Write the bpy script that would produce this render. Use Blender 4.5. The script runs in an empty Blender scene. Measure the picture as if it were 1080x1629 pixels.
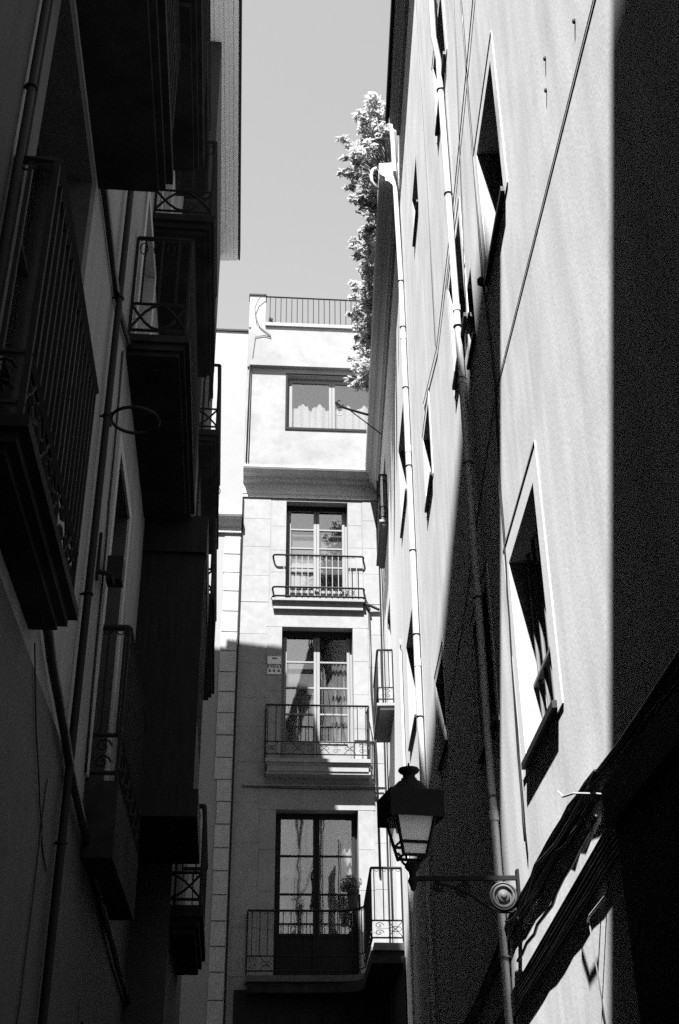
import bpy, bmesh, math, random
from mathutils import Vector, Matrix
random.seed(7)
rad = math.radians
sc = bpy.context.scene
COL = sc.collection

# ------------------------------------------------------------------ camera
CAM_Z = 1.6
cd = bpy.data.cameras.new('camera'); cam = bpy.data.objects.new('camera', cd); COL.objects.link(cam)
cd.sensor_fit = 'VERTICAL'; cd.sensor_height = 36.0; cd.sensor_width = 24.0; cd.lens = 40.66
cd.clip_start = 0.05; cd.clip_end = 2000
F = 1839.954
def _dir(px, py):
    return Vector((px - 540.0, -(py - 814.5), -F)).normalized()          # camera space
_Z = _dir(507, -2500); _Y = _dir(530, 1836); _X = _Y.cross(_Z).normalized(); _Y = _Z.cross(_X)
R = Matrix((_X, _Y, _Z))                                                  # world <- camera
cam.matrix_world = Matrix.Translation((0, 0, CAM_Z)) @ R.to_4x4()
sc.camera = cam

# ------------------------------------------------------------------ light
SUN = Vector((-0.17, -0.60, 1.0)).normalized()
W = bpy.data.worlds.new('World'); sc.world = W; W.use_nodes = True
nt = W.node_tree; nt.nodes.clear()
sky = nt.nodes.new('ShaderNodeTexSky'); sky.sky_type = 'NISHITA'; sky.sun_disc = False
sky.sun_elevation = math.asin(SUN.z); sky.sun_rotation = math.atan2(SUN.x, SUN.y)
sky.altitude = 50; sky.air_density = 1.0; sky.dust_density = 0.4; sky.ozone_density = 1.0
# black-and-white film: the sky is recorded as one grey value, weighted towards blue
sep = nt.nodes.new('ShaderNodeSeparateColor'); nt.links.new(sky.outputs[0], sep.inputs[0])
m1 = nt.nodes.new('ShaderNodeMath'); m1.operation = 'MULTIPLY'; m1.inputs[1].default_value = 0.35; nt.links.new(sep.outputs[2], m1.inputs[0])
m2 = nt.nodes.new('ShaderNodeMath'); m2.operation = 'MULTIPLY_ADD'; m2.inputs[1].default_value = 0.15; nt.links.new(sep.outputs[1], m2.inputs[0]); nt.links.new(m1.outputs[0], m2.inputs[2])
bg = nt.nodes.new('ShaderNodeBackground'); bg.inputs['Strength'].default_value = 0.108
nt.links.new(m2.outputs[0], bg.inputs['Color'])
out = nt.nodes.new('ShaderNodeOutputWorld'); nt.links.new(bg.outputs[0], out.inputs['Surface'])

sl = bpy.data.lights.new('sun', 'SUN'); sl.energy = 5.0; sl.angle = rad(0.5); sl.color = (1.0, 1.0, 1.0)
so = bpy.data.objects.new('sun', sl); COL.objects.link(so)
so.rotation_euler = SUN.to_track_quat('Z', 'Y').to_euler(); so.location = (-10, -30, 50)

vs = sc.view_settings; vs.view_transform = 'Standard'; vs.look = 'None'; vs.gamma = 1.0; vs.use_curve_mapping = False
vs.exposure = 2.35
sc.display_settings.display_device = 'sRGB'
sc.cycles.max_bounces = 6; sc.cycles.diffuse_bounces = 1; sc.cycles.glossy_bounces = 3; sc.cycles.transparent_max_bounces = 8
sc.cycles.sample_clamp_indirect = 4.0
sc.cycles.use_denoising = False; sc.cycles.use_adaptive_sampling = False

# ------------------------------------------------------------------ materials
def mat(name, base, rough=0.85, var=0.0, scale=6.0, stretch=(1, 1, 1), bump=0.0, bscale=60.0, spec=0.3, stains=0.0, metal=0.0, blotch=0.0, grain=0.0):
    m = bpy.data.materials.new(name); m.use_nodes = True
    t = m.node_tree; N = t.nodes; L = t.links
    p = N['Principled BSDF']
    p.inputs['Base Color'].default_value = (base, base, base, 1); p.inputs['Roughness'].default_value = rough
    p.inputs['Specular IOR Level'].default_value = spec; p.inputs['Metallic'].default_value = metal
    tc = N.new('ShaderNodeTexCoord')
    def noise(sc_, det, st):
        mp = N.new('ShaderNodeMapping'); mp.inputs['Scale'].default_value = st; L.new(tc.outputs['Object'], mp.inputs[0])
        n = N.new('ShaderNodeTexNoise'); n.inputs['Scale'].default_value = sc_; n.inputs['Detail'].default_value = det
        n.inputs['Roughness'].default_value = 0.6; L.new(mp.outputs[0], n.inputs['Vector']); return n.outputs['Fac']
    val = None
    def mr(fac, a, b, lo=0.3, hi=0.7):
        r = N.new('ShaderNodeMapRange'); r.inputs['From Min'].default_value = lo; r.inputs['From Max'].default_value = hi
        r.inputs['To Min'].default_value = a; r.inputs['To Max'].default_value = b; L.new(fac, r.inputs['Value']); return r.outputs[0]
    def mul(a, b):
        k = N.new('ShaderNodeMath'); k.operation = 'MULTIPLY'; L.new(a, k.inputs[0]); L.new(b, k.inputs[1]); return k.outputs[0]
    if var:
        val = mr(noise(scale, 6, stretch), base * (1 - var), base * (1 + var))
    if stains:
        s = mr(noise(5.0, 5, (1, 1, 0.10)), 1 - stains, 1.0, 0.35, 0.6); val = mul(val, s) if val else mul(mr(noise(1, 0, (0, 0, 0)), base, base), s)
    if blotch:
        s = mr(noise(1.3, 8, (1, 1, 1)), 1 - blotch, 1 + blotch * .4, 0.42, 0.58); val = mul(val, s)
    if grain:
        s = mr(noise(230.0, 2, (1, 1, 1)), 1 - grain, 1 + grain * .6, 0.36, 0.64); s2 = mr(noise(75.0, 3, (1, 1, 1)), 1 - grain * .5, 1 + grain * .3, 0.36, 0.64)
        val = mul(mul(val or mr(noise(1, 0, (0, 0, 0)), base, base), s), s2)
    if val:
        c = N.new('ShaderNodeCombineColor'); [L.new(val, c.inputs[i]) for i in range(3)]; L.new(c.outputs[0], p.inputs['Base Color'])
    if bump:
        b = N.new('ShaderNodeBump'); b.inputs['Strength'].default_value = bump; b.inputs['Distance'].default_value = 0.004
        n1 = noise(bscale, 4, (1, 1, 1)); L.new(n1, b.inputs['Height']); L.new(b.outputs[0], p.inputs['Normal'])
    return m

M = dict(
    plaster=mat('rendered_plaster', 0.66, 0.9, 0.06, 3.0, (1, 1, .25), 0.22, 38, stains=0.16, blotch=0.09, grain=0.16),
    trim=mat('trim_plaster', 0.64, 0.85, 0.04, 5.0, bump=0.12, bscale=80, grain=0.16),
    plaster2=mat('old_plaster', 0.64, 0.9, 0.07, 2.2, (1, 1, .2), 0.3, 50, stains=0.14, grain=0.16),
    painted_shade=mat('painted_shade_stone', 0.035, 0.8, 0.2, 6.0, bump=0.2),  # near-black tone painting shade onto the lower left wall and its doors
    attic=mat('patched_white_render', 0.19, 0.9, 0.08, 5.0, bump=0.5, bscale=30, blotch=0.13, grain=0.12),
    facade=mat('pale_facade_stone', 0.19, 0.9, 0.08, 6.0, bump=0.35, bscale=45, blotch=0.08, grain=0.12),
    ashlar=mat('limestone_block', 0.20, 0.85, 0.10, 8.0, bump=0.3, bscale=45, blotch=0.06, grain=0.12),
    quoin=mat('quoin_stone', 0.31, 0.85, 0.12, 7.0, bump=0.5, bscale=35, grain=0.12),
    white=mat('white_limewash', 0.20, 0.9, 0.04, 3.0, bump=0.2, grain=0.12),
    soffit=mat('painted_soffit', 0.42, 0.8, 0.12, 5.0, (1, .15, 1), bump=0.2, bscale=30, grain=0.12),
    eave=mat('painted_eave_boards', 0.82, 0.8, 0.03, 9.0, (4, .1, 1)),
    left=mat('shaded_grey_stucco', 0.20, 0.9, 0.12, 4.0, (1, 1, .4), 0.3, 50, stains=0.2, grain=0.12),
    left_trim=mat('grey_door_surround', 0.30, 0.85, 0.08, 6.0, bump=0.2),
    darkstone=mat('dark_balcony_stone', 0.02, 0.95, 0.35, 5.0, bump=0.5, bscale=25, spec=0.05, blotch=0.3),  # near-black blotchy stone for the balcony slabs
    iron=mat('black_wrought_iron', 0.010, 0.75, 0.2, 20, spec=0.12),
    rubber=mat('black_cable_sheath', 0.010, 0.45, 0.1, 20, spec=0.3),
    wood=mat('dark_stained_wood', 0.016, 0.7, 0.3, 8, (6, 6, .3), spec=0.06),
    lightwood=mat('pale_painted_joinery', 0.16, 0.6, 0.08, 10, (4, 4, .4)),
    greywood=mat('weathered_grey_joinery', 0.12, 0.6, 0.12, 10, (4, 4, .4)),
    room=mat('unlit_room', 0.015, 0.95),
    blind=mat('grey_roller_blind', 0.20, 0.9, 0.05, 9),
    curtain=mat('sheer_white_curtain', 0.5, 0.9, 0.06, 12, (3, 3, .3)),
    pipe=mat('pale_painted_pipe', 0.42, 0.5, 0.06, 6, spec=0.4),
    darkpipe=mat('dark_painted_pipe', 0.016, 0.7, 0.1, 6, spec=0.12),
    sill=mat('dark_metal_sill', 0.02, 0.5, 0.1, 10, spec=0.2),
    darkslab=mat('shade_dark_slab', 0.06, 0.9, 0.2, 6, bump=0.2),  # shade of the lowest balcony slab put into its colour
    lit_iron=mat('sunlit_iron', 0.06, 0.6, 0.2, 30, bump=0.3, bscale=90),  # lighter copy of the iron, sunlight put into the rosette's colour
    shade_stucco=mat('shade_dark_stucco', 0.038, 0.9, 0.15, 4.0, (1, 1, .4), 0.3, 50, stains=0.2, grain=0.12),  # stucco darkened in colour to carry the near left wall's shade
    zinc=mat('zinc_gutter', 0.2, 0.45, 0.1, 8, spec=0.5),
    leaf=mat('leaf', 0.24, 0.55, 0.25, 9, spec=0.4),
    stem=mat('woody_stem', 0.08, 0.9),
    pot=mat('clay_pot', 0.02, 0.8, 0.15, 10),
    paving=mat('stone_paving', 0.09, 0.8, 0.2, 3, bump=0.3, bscale=20),
    roof=mat('roof_tile_grey', 0.22, 0.9, 0.15, 5),
    frost=None, glass=None, lampglass=None,
    plastic=mat('white_plastic', 0.55, 0.5), print=mat('dark_print', 0.04, 0.6),
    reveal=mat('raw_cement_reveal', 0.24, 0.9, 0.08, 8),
    backwall=mat('grey_render', 0.15, 0.9, 0.1, 3),
)
def glass_mat():
    m = bpy.data.materials.new('window_glass'); m.use_nodes = True; t = m.node_tree; t.nodes.clear(); N = t.nodes; L = t.links
    o = N.new('ShaderNodeOutputMaterial'); mx = N.new('ShaderNodeMixShader'); tr = N.new('ShaderNodeBsdfTransparent'); gl = N.new('ShaderNodeBsdfGlossy')
    gl.inputs['Roughness'].default_value = 0.02; gl.inputs['Color'].default_value = (.95, .95, .95, 1); tr.inputs['Color'].default_value = (.8, .8, .8, 1)
    lf = N.new('ShaderNodeLayerWeight'); lf.inputs['Blend'].default_value = 0.5
    pw = N.new('ShaderNodeMath'); pw.operation = 'POWER'; pw.inputs[1].default_value = 4.0; L.new(lf.outputs['Facing'], pw.inputs[0])
    lw = N.new('ShaderNodeMath'); lw.operation = 'MULTIPLY_ADD'; lw.inputs[1].default_value = 0.85; lw.inputs[2].default_value = 0.15; L.new(pw.outputs[0], lw.inputs[0])
    tc = N.new('ShaderNodeTexCoord'); n = N.new('ShaderNodeTexNoise'); n.inputs['Scale'].default_value = 3.4; n.inputs['Detail'].default_value = 0.5
    b = N.new('ShaderNodeBump'); b.inputs['Strength'].default_value = 0.035; b.inputs['Distance'].default_value = 0.02
    L.new(tc.outputs['Object'], n.inputs['Vector']); L.new(n.outputs['Fac'], b.inputs['Height']); L.new(b.outputs[0], gl.inputs['Normal'])
    L.new(lw.outputs[0], mx.inputs[0]); L.new(tr.outputs[0], mx.inputs[1]); L.new(gl.outputs[0], mx.inputs[2]); L.new(mx.outputs[0], o.inputs[0]); return m
def frost_mat():
    m = bpy.data.materials.new('frosted_lamp_glass'); m.use_nodes = True; t = m.node_tree; t.nodes.clear(); N = t.nodes; L = t.links
    o = N.new('ShaderNodeOutputMaterial'); mx = N.new('ShaderNodeMixShader'); tl = N.new('ShaderNodeBsdfTranslucent'); df = N.new('ShaderNodeBsdfDiffuse')
    tl.inputs['Color'].default_value = (.95, .95, .95, 1); df.inputs['Color'].default_value = (.85, .85, .85, 1); mx.inputs[0].default_value = 0.8
    L.new(tl.outputs[0], mx.inputs[1]); L.new(df.outputs[0], mx.inputs[2]); L.new(mx.outputs[0], o.inputs[0]); return m
def leafy(m, f=.38):
    t = m.node_tree; p = t.nodes['Principled BSDF']; o = [k for k in t.nodes if k.type == 'OUTPUT_MATERIAL'][0]
    tl = t.nodes.new('ShaderNodeBsdfTranslucent'); tl.inputs['Color'].default_value = (.5, .5, .5, 1); mx = t.nodes.new('ShaderNodeMixShader'); mx.inputs[0].default_value = f
    t.links.new(p.outputs[0], mx.inputs[1]); t.links.new(tl.outputs[0], mx.inputs[2]); t.links.new(mx.outputs[0], o.inputs[0])
M['leaf_dark'] = mat('leaf_of_potted_plant', 0.045, 0.6, 0.25, 9, spec=0.3)
leafy(M['leaf'])
M['glass'] = glass_mat(); M['frost'] = frost_mat()
M['lampglass'] = frost_mat(); _n = M['lampglass'].node_tree.nodes; M['lampglass'].name = 'hazy_lamp_glass'
_tr = _n.new('ShaderNodeBsdfTransparent'); _mx = _n.new('ShaderNodeMixShader'); _mx.inputs[0].default_value = .75
_o = [k for k in _n if k.type == 'OUTPUT_MATERIAL'][0]; _old = _o.inputs[0].links[0].from_socket
M['lampglass'].node_tree.links.new(_old, _mx.inputs[1]); M['lampglass'].node_tree.links.new(_tr.outputs[0], _mx.inputs[2]); M['lampglass'].node_tree.links.new(_mx.outputs[0], _o.inputs[0])

# ------------------------------------------------------------------ geometry helpers
class Frame:
    def __init__(s, o, a, b, c=(0, 0, 1)):
        s.o = Vector(o); s.a = Vector(a).normalized(); s.b = Vector(b).normalized(); s.c = Vector(c).normalized()
    def __call__(s, a, b, c): return s.o + s.a * a + s.b * b + s.c * c
    def mat(s, a=0, b=0, c=0):
        m = Matrix((s.a, s.b, s.c)).transposed().to_4x4(); m.translation = s(a, b, c); return m
WORLD = Frame((0, 0, 0), (1, 0, 0), (0, 1, 0))
_t = rad(4)
FAR = Frame((-.5, 21.5, 0), (math.cos(_t), math.sin(_t), 0), (math.sin(_t), -math.cos(_t), 0))      # s along, d towards us, z
_k = math.hypot(1, .09)
LEFT = Frame((-.95, 0, 0), (-.09, 1, 0), (1, .09, 0))                                                # u along street, n outwards, z
RIGHT = Frame((1.05, 0, 0), (0, 1, 0), (-1, 0, 0))                                                   # y along street, out, z

class MB:
    def __init__(s, fr=WORLD): s.v = []; s.f = []; s.fr = fr; s.smooth = False
    def p(s, a, b, c): s.v.append(s.fr(a, b, c)); return len(s.v) - 1
    def quad(s, *pts): s.f.append([s.p(*q) for q in pts]); return s
    def box(s, a0, a1, b0, b1, c0, c1):
        i = [s.p(a, b, c) for c in (c0, c1) for b in (b0, b1) for a in (a0, a1)]
        for q in ((0, 1, 3, 2), (4, 6, 7, 5), (0, 4, 5, 1), (2, 3, 7, 6), (0, 2, 6, 4), (1, 5, 7, 3)): s.f.append([i[k] for k in q])
        return s
    def prism(s, prof, a0, a1):                      # profile in (b, c), swept along a
        n = len(prof); A = [s.p(a0, b, c) for b, c in prof]; B = [s.p(a1, b, c) for b, c in prof]
        for k in range(n): s.f.append([A[k], A[(k + 1) % n], B[(k + 1) % n], B[k]])
        s.f.append(A[::-1]); s.f.append(B); return s
    def slab(s, poly, c0, c1):                       # polygon in (a, b), extruded along c
        n = len(poly); A = [s.p(a, b, c0) for a, b in poly]; B = [s.p(a, b, c1) for a, b in poly]
        for k in range(n): s.f.append([A[k], A[(k + 1) % n], B[(k + 1) % n], B[k]])
        s.f.append(A[::-1]); s.f.append(B); return s
    def tube(s, pts, r, n=6, caps=True):
        P = [s.fr(*q) for q in pts]; rings = []; up = None
        for k, q in enumerate(P):
            d = (P[min(k + 1, len(P) - 1)] - P[max(k - 1, 0)])
            d = d.normalized() if d.length > 1e-9 else Vector((0, 0, 1))
            if up is None: up = Vector((0, 0, 1)) if abs(d.z) < .9 else Vector((1, 0, 0))
            x = d.cross(up)
            if x.length < 1e-6: x = d.orthogonal()
            x.normalize(); y = x.cross(d).normalized(); up = y
            rr = r[k] if isinstance(r, (list, tuple)) else r; ring = []
            for j in range(n):
                t = 2 * math.pi * j / n; s.v.append(q + x * (rr * math.cos(t)) + y * (rr * math.sin(t))); ring.append(len(s.v) - 1)
            rings.append(ring)
        for A, B in zip(rings, rings[1:]):
            for j in range(n): s.f.append([A[j], A[(j + 1) % n], B[(j + 1) % n], B[j]])
        if caps: s.f.append(rings[0][::-1]); s.f.append(rings[-1])
        return s
    def ring(s, c, r, rt, axis='c', n=20, m=6, sq=1.0):   # torus round c in local coords
        pts = []
        for k in range(n + 1):
            t = 2 * math.pi * k / n; x, y = r * math.cos(t), r * sq * math.sin(t)
            pts.append({'c': (c[0] + x, c[1] + y, c[2]), 'b': (c[0] + x, c[1], c[2] + y), 'a': (c[0], c[1] + x, c[2] + y)}[axis])
        return s.tube(pts, rt, m, caps=False)
    def lathe(s, prof, c, n=20):
        rings = []
        for r, z in prof: rings.append([s.p(c[0] + r * math.cos(2 * math.pi * j / n), c[1] + r * math.sin(2 * math.pi * j / n), c[2] + z) for j in range(n)])
        for A, B in zip(rings, rings[1:]):
            for j in range(n): s.f.append([A[j], A[(j + 1) % n], B[(j + 1) % n], B[j]])
        s.f.append(rings[0][::-1]); s.f.append(rings[-1]); return s
    def loft4(s, levels, c):                           # square rings (half width, z)
        rings = [[s.p(c[0] + x * h, c[1] + y * h, c[2] + z) for x, y in ((-1, -1), (1, -1), (1, 1), (-1, 1))] for h, z in levels]
        for A, B in zip(rings, rings[1:]):
            for j in range(4): s.f.append([A[j], A[(j + 1) % 4], B[(j + 1) % 4], B[j]])
        s.f.append(rings[0][::-1]); s.f.append(rings[-1]); return s
    def mesh(s, name, origin=Vector((0, 0, 0)), fix=True):
        me = bpy.data.meshes.new(name); me.from_pydata([v - origin for v in s.v], [], s.f); me.update()
        if fix:
            bm = bmesh.new(); bm.from_mesh(me); bmesh.ops.recalc_face_normals(bm, faces=bm.faces); bm.to_mesh(me); bm.free()
        if s.smooth: me.polygons.foreach_set('use_smooth', [True] * len(me.polygons))
        return me

def props(o, label=None, cat=None, group=None, kind=None):
    if label: o['label'] = label
    if cat: o['category'] = cat
    if group: o['group'] = group
    if kind: o['kind'] = kind
    return o
def thing(name, label, cat, loc, group=None):
    o = bpy.data.objects.new(name, None); COL.objects.link(o); o.location = loc; o.empty_display_size = .2
    return props(o, label, cat, group)
def root_loc(o):
    while o.parent: o = o.parent
    return Vector(o.location)
def part(name, mb, material, parent, fix=True):
    o = bpy.data.objects.new(name, mb.mesh(name, root_loc(parent), fix)); COL.objects.link(o)
    o.data.materials.append(M[material] if isinstance(material, str) else material); o.parent = parent; return o
def solo(name, mb, material, label, cat, base, group=None, kind=None):
    base = Vector(base); o = bpy.data.objects.new(name, mb.mesh(name, base)); COL.objects.link(o); o.location = base
    o.data.materials.append(M[material]); return props(o, label, cat, group, kind)
_shared = {}
def piece(name, key, maker, material, parent, matrix):          # many alike pieces on one mesh; matrix is a world matrix
    if key not in _shared:
        me = maker().mesh(name); me.materials.append(M[material]); _shared[key] = me
    o = bpy.data.objects.new(name, _shared[key]); COL.objects.link(o); o.parent = parent
    o.matrix_local = Matrix.Translation(-root_loc(parent)) @ matrix; return o

def holes_wall(mb, a0, a1, c0, c1, holes, depth, reveals=True):
    """front sheet at b=0 with rectangular openings (a0,a1,c0,c1) and their reveals going in to b=-depth"""
    A = sorted({a0, a1, *[h[0] for h in holes], *[h[1] for h in holes]}); C = sorted({c0, c1, *[h[2] for h in holes], *[h[3] for h in holes]})
    idx = {}
    def P(a, c):
        if (a, c) not in idx: idx[(a, c)] = mb.p(a, 0, c)
        return idx[(a, c)]
    for i in range(len(A) - 1):
        for j in range(len(C) - 1):
            x = (A[i] + A[i + 1]) / 2; z = (C[j] + C[j + 1]) / 2
            if any(h[0] < x < h[1] and h[2] < z < h[3] for h in holes): continue
            mb.f.append([P(A[i], C[j]), P(A[i + 1], C[j]), P(A[i + 1], C[j + 1]), P(A[i], C[j + 1])])
    for h in holes if reveals else ():
        d = -(h[4] if len(h) > 4 else depth); x0, x1, z0, z1 = h[:4]
        mb.quad((x0, 0, z0), (x0, d, z0), (x0, d, z1), (x0, 0, z1)); mb.quad((x1, 0, z0), (x1, 0, z1), (x1, d, z1), (x1, d, z0))
        mb.quad((x0, 0, z1), (x0, d, z1), (x1, d, z1), (x1, 0, z1)); mb.quad((x0, 0, z0), (x1, 0, z0), (x1, d, z0), (x0, d, z0))
    return mb

def reveal(fr, x0, x1, z0, z1, d, parent, material='reveal'):
    mb = MB(fr); d = -d
    mb.quad((x0, 0, z0), (x0, d, z0), (x0, d, z1), (x0, 0, z1)); mb.quad((x1, 0, z0), (x1, 0, z1), (x1, d, z1), (x1, d, z0))
    mb.quad((x0, 0, z1), (x0, d, z1), (x1, d, z1), (x1, 0, z1)); mb.quad((x0, 0, z0), (x1, 0, z0), (x1, d, z0), (x0, d, z0))
    return part('reveal', mb, material, parent, False)
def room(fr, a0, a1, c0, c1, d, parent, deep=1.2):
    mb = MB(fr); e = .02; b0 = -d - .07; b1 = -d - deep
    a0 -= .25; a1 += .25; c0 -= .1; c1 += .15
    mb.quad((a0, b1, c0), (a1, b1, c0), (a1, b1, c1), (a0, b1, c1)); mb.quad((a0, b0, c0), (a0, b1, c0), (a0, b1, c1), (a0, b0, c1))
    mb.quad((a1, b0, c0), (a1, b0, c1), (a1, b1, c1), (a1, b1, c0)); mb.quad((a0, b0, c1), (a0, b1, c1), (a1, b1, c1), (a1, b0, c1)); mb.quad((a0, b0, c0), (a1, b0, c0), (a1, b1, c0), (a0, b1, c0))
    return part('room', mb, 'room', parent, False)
def curtain(fr, a0, a1, c0, c1, b, parent, amp=.025, waves=7, ragged=0.0, material='curtain'):
    mb = MB(fr); n = waves * 6; prev = None; ph = random.random() * 6
    for k in range(n + 1):
        t = k / n; a = a0 + (a1 - a0) * t; bb = b + amp * math.sin(t * waves * 2 * math.pi + ph + .8 * math.sin(t * 9 + ph)); top = c1 - ragged * abs(math.sin(t * 7 + ph)) * (.5 + random.random() * .5)
        cur = (mb.p(a, bb, c0), mb.p(a, bb * 1.0, top))
        if prev: mb.f.append([prev[0], cur[0], cur[1], prev[1]])
        prev = cur
    mb.smooth = True
    return part('curtain', mb, material, parent, False)

def casement(fr, a0, a1, c0, c1, d, parent, material, rows=4, panel=.5, leaves=2, st=.055, glass=True, name='window'):
    """a window or french door: frame mesh with one leaf or two; panes are children"""
    mb = MB(fr); b0, b1 = -d - .05, -d + .01; fw = .045
    mb.box(a0, a0 + fw, b0, b1, c0, c1).box(a1 - fw, a1, b0, b1, c0, c1).box(a0 + fw, a1 - fw, b0, b1, c1 - fw, c1)
    A0, A1 = a0 + fw, a1 - fw; lw = (A1 - A0) / leaves; panes = []
    for k in range(leaves):
        x0 = A0 + lw * k + .004; x1 = A0 + lw * (k + 1) - .004; f0, f1 = -d - .03, -d + .03; zt = c1 - fw - .004; zb = c0 + .02
        mb.box(x0, x0 + st, f0, f1, zb, zt).box(x1 - st, x1, f0, f1, zb, zt).box(x0 + st, x1 - st, f0, f1, zt - st, zt)
        pz0 = zb + panel if panel else zb + st
        mb.box(x0 + st, x1 - st, f0, f1, zb, zb + st)
        if panel: mb.box(x0 + st, x1 - st, f0 + .012, f1 - .02, zb + st, pz0 - .05).box(x0 + st, x1 - st, f0, f1, pz0 - .05, pz0)
        zz = [pz0 + (zt - st - pz0) * i / rows for i in range(rows + 1)]
        for i in range(1, rows): mb.box(x0 + st, x1 - st, f0 + .01, f1 - .006, zz[i] - .016, zz[i] + .016)
        for i in range(rows): panes.append((x0 + st - .004, x1 - st + .004, zz[i], zz[i + 1]))
    w = part(name, mb, material, parent)
    if glass:
        for x0, x1, z0, z1 in panes:
            g = MB(fr); b = -d - .004 + random.uniform(-.003, .003); b2 = b + random.uniform(-.004, .004)
            g.box(x0, x1, b - .003, b + .003, z0, z1); part('pane', g, 'glass', w)
    return w

def baluster(h, r=.008):
    def mk():
        mb = MB(); mb.box(-r, r, -r, r, 0, h); return mb
    return mk
def along(path, step):
    """points and headings every step along a polyline of (a, b)"""
    res = []; carry = step * .5
    for (x0, y0), (x1, y1) in zip(path, path[1:]):
        L = math.hypot(x1 - x0, y1 - y0); t = carry
        while t < L: res.append((x0 + (x1 - x0) * t / L, y0 + (y1 - y0) * t / L, math.atan2(y1 - y0, x1 - x0))); t += step
        carry = t - L
    return res
def railing(fr, path, z0, h, parent, material='iron', step=.12, band=.24, band_z=.05, scroll=True, rail=.02, ovals=False, br=.007, thick=.007, cell=.22):
    """railing along (a,b) path: top rail, band rails, ornament, posts, balusters as pieces"""
    top = MB(fr).tube([(a, b, z0 + h) for a, b in path], rail, 4); part('top_rail', top, material, parent)
    low = MB(fr)
    for z in (band_z, band_z + band): low.tube([(a, b, z0 + z) for a, b in path], rail * .62, 4)
    part('lower_rail', low, material, parent)
    for a, b in [q for i, q in enumerate(path) if i in (0, len(path) - 1) or len(path) == 4]:
        part('post', MB(fr).box(a - .012, a + .012, b - .012, b + .012, z0 - .01, z0 + h), material, parent)
    orn = MB(fr); pts = []; cell0 = cell
    for (x0, y0), (x1, y1) in zip(path, path[1:]):
        L = math.hypot(x1 - x0, y1 - y0); nn = max(1, round(L / cell0)); ww = L / nn
        if L < cell0 * .5: continue
        for i in range(nn): t = (i + .5) / nn; pts.append((x0 + (x1 - x0) * t, y0 + (y1 - y0) * t, math.atan2(y1 - y0, x1 - x0), ww))
    for k, (a, b, hd, cell) in enumerate(pts):
        dx, dy = math.cos(hd) * cell / 2, math.sin(hd) * cell / 2; za, zb = z0 + band_z + .012, z0 + band_z + band - .012; zm = (za + zb) / 2; hh = (zb - za) / 2
        def at(u, v): return (a + dx * u, b + dy * u, zm + hh * v)
        if scroll == 'arc':
            for sg in (1, -1):
                orn.tube([at(-1 + 2 * i / 8, sg * (1 - 2 * math.sin(math.pi * i / 8))) for i in range(9)], thick * 1.3, 5)
        elif scroll:
            if k % 2:
                for sg in (1, -1): orn.tube([at(-.9, -sg), at(-.3, -sg * .25), at(.3, sg * .25), at(.9, sg)], thick * .8, 4)
                orn.tube([at(.8 * math.cos(t * .628), .34 * math.sin(t * .628)) for t in range(11)], thick * .6, 4)
            else:
                for v in (.47, -.47):
                    orn.tube([at(-.1 + (.62 - .045 * t) * math.cos(t * .7), v + (.44 - .032 * t) * math.sin(t * .7)) for t in range(13)], thick * .7, 4)
    if scroll: props(part('ornament_band', orn, material, parent), kind='stuff')
    gar = MB(fr)
    for a, b, hd in along(path, step * .8):
        dx, dy = math.cos(hd), math.sin(hd)
        if ovals: gar.tube([(a + dx * .032 * math.cos(t * .785), b + dy * .032 * math.cos(t * .785), z0 + h - .11 + .062 * math.sin(t * .785)) for t in range(9)], .006, 4)
        else: gar.tube([(a + dx * .03 * math.cos(t * .6), b + dy * .03 * math.cos(t * .6), z0 + h - .022 - .03 * math.sin(t * .6)) for t in range(6)], thick * .6, 4)
    props(part('garland', gar, material, parent), kind='stuff')
    hb = h - band_z - band if scroll else h
    for a, b, hd in along(path, step):
        m = fr.mat(a, b, z0 + band_z + (band if scroll else 0))
        piece('baluster', ('bal', round(hb, 3), br, material), baluster(hb, br), material, parent, m)
def arc(cx, cy, r, t0, t1, n=6): return [(cx + r * math.cos(rad(t0 + (t1 - t0) * k / n)), cy + r * math.sin(rad(t0 + (t1 - t0) * k / n))) for k in range(n + 1)]

# ------------------------------------------------------------------ ground
g = MB(); g.quad((-400, -400, 0), (400, -400, 0), (400, 400, 0), (-400, 400, 0))
solo('ground', g, 'paving', None, None, (0, 0, 0), kind='structure')
st = MB()
for k in range(22):
    for j in range(2):
        w = .62; st.box(-.66 + j * .66 + .01, -.66 + (j + 1) * .66 - .01, -1 + k * 1.0 + .01, k * 1.0 - .01, .0, .02 + random.random() * .004)
o = solo('pavement', st, 'paving', None, None, (0, 0, 0), kind='structure')

# ------------------------------------------------------------------ right-hand building with small deep windows
RB = thing('apartment_building', 'pale rendered building on the right with small deep windows and raised flat surrounds', 'building', (1.05, 5, 0))
WR = [  # y0, y1, z0, z1, surround width, curtain
    (5.12, 6.05, 3.42, 4.61, .15, True), (5.08, 5.88, 6.60, 7.73, .12, False), (6.98, 7.86, 10.10, 10.97, .10, False),
    (6.95, 7.86, 7.16, 8.17, .10, False), (6.60, 6.99, 6.72, 7.33, .0, False), (7.00, 7.86, 4.0, 4.95, .10, False), (10.12, 10.86, 7.66, 8.54, .10, False),
    (10.10, 10.90, 4.84, 5.68, .10, False), (10.02, 10.75, 11.3, 12.02, .0, False)]
RY0, RY1, RH = -7.0, 12.62, 14.75
DEP = .24
wall = holes_wall(MB(RIGHT), RY0, RY1, 0, RH, [w[:4] for w in WR], DEP, False)
wall.quad((RY0, 0, 0), (RY0, -7, 0), (RY0, -7, RH), (RY0, 0, RH)); wall.quad((RY1, 0, 0), (RY1, 0, RH), (RY1, -7, RH), (RY1, -7, 0)); wall.quad((RY0, -7, 0), (RY1, -7, 0), (RY1, -7, RH), (RY0, -7, RH))
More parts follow.
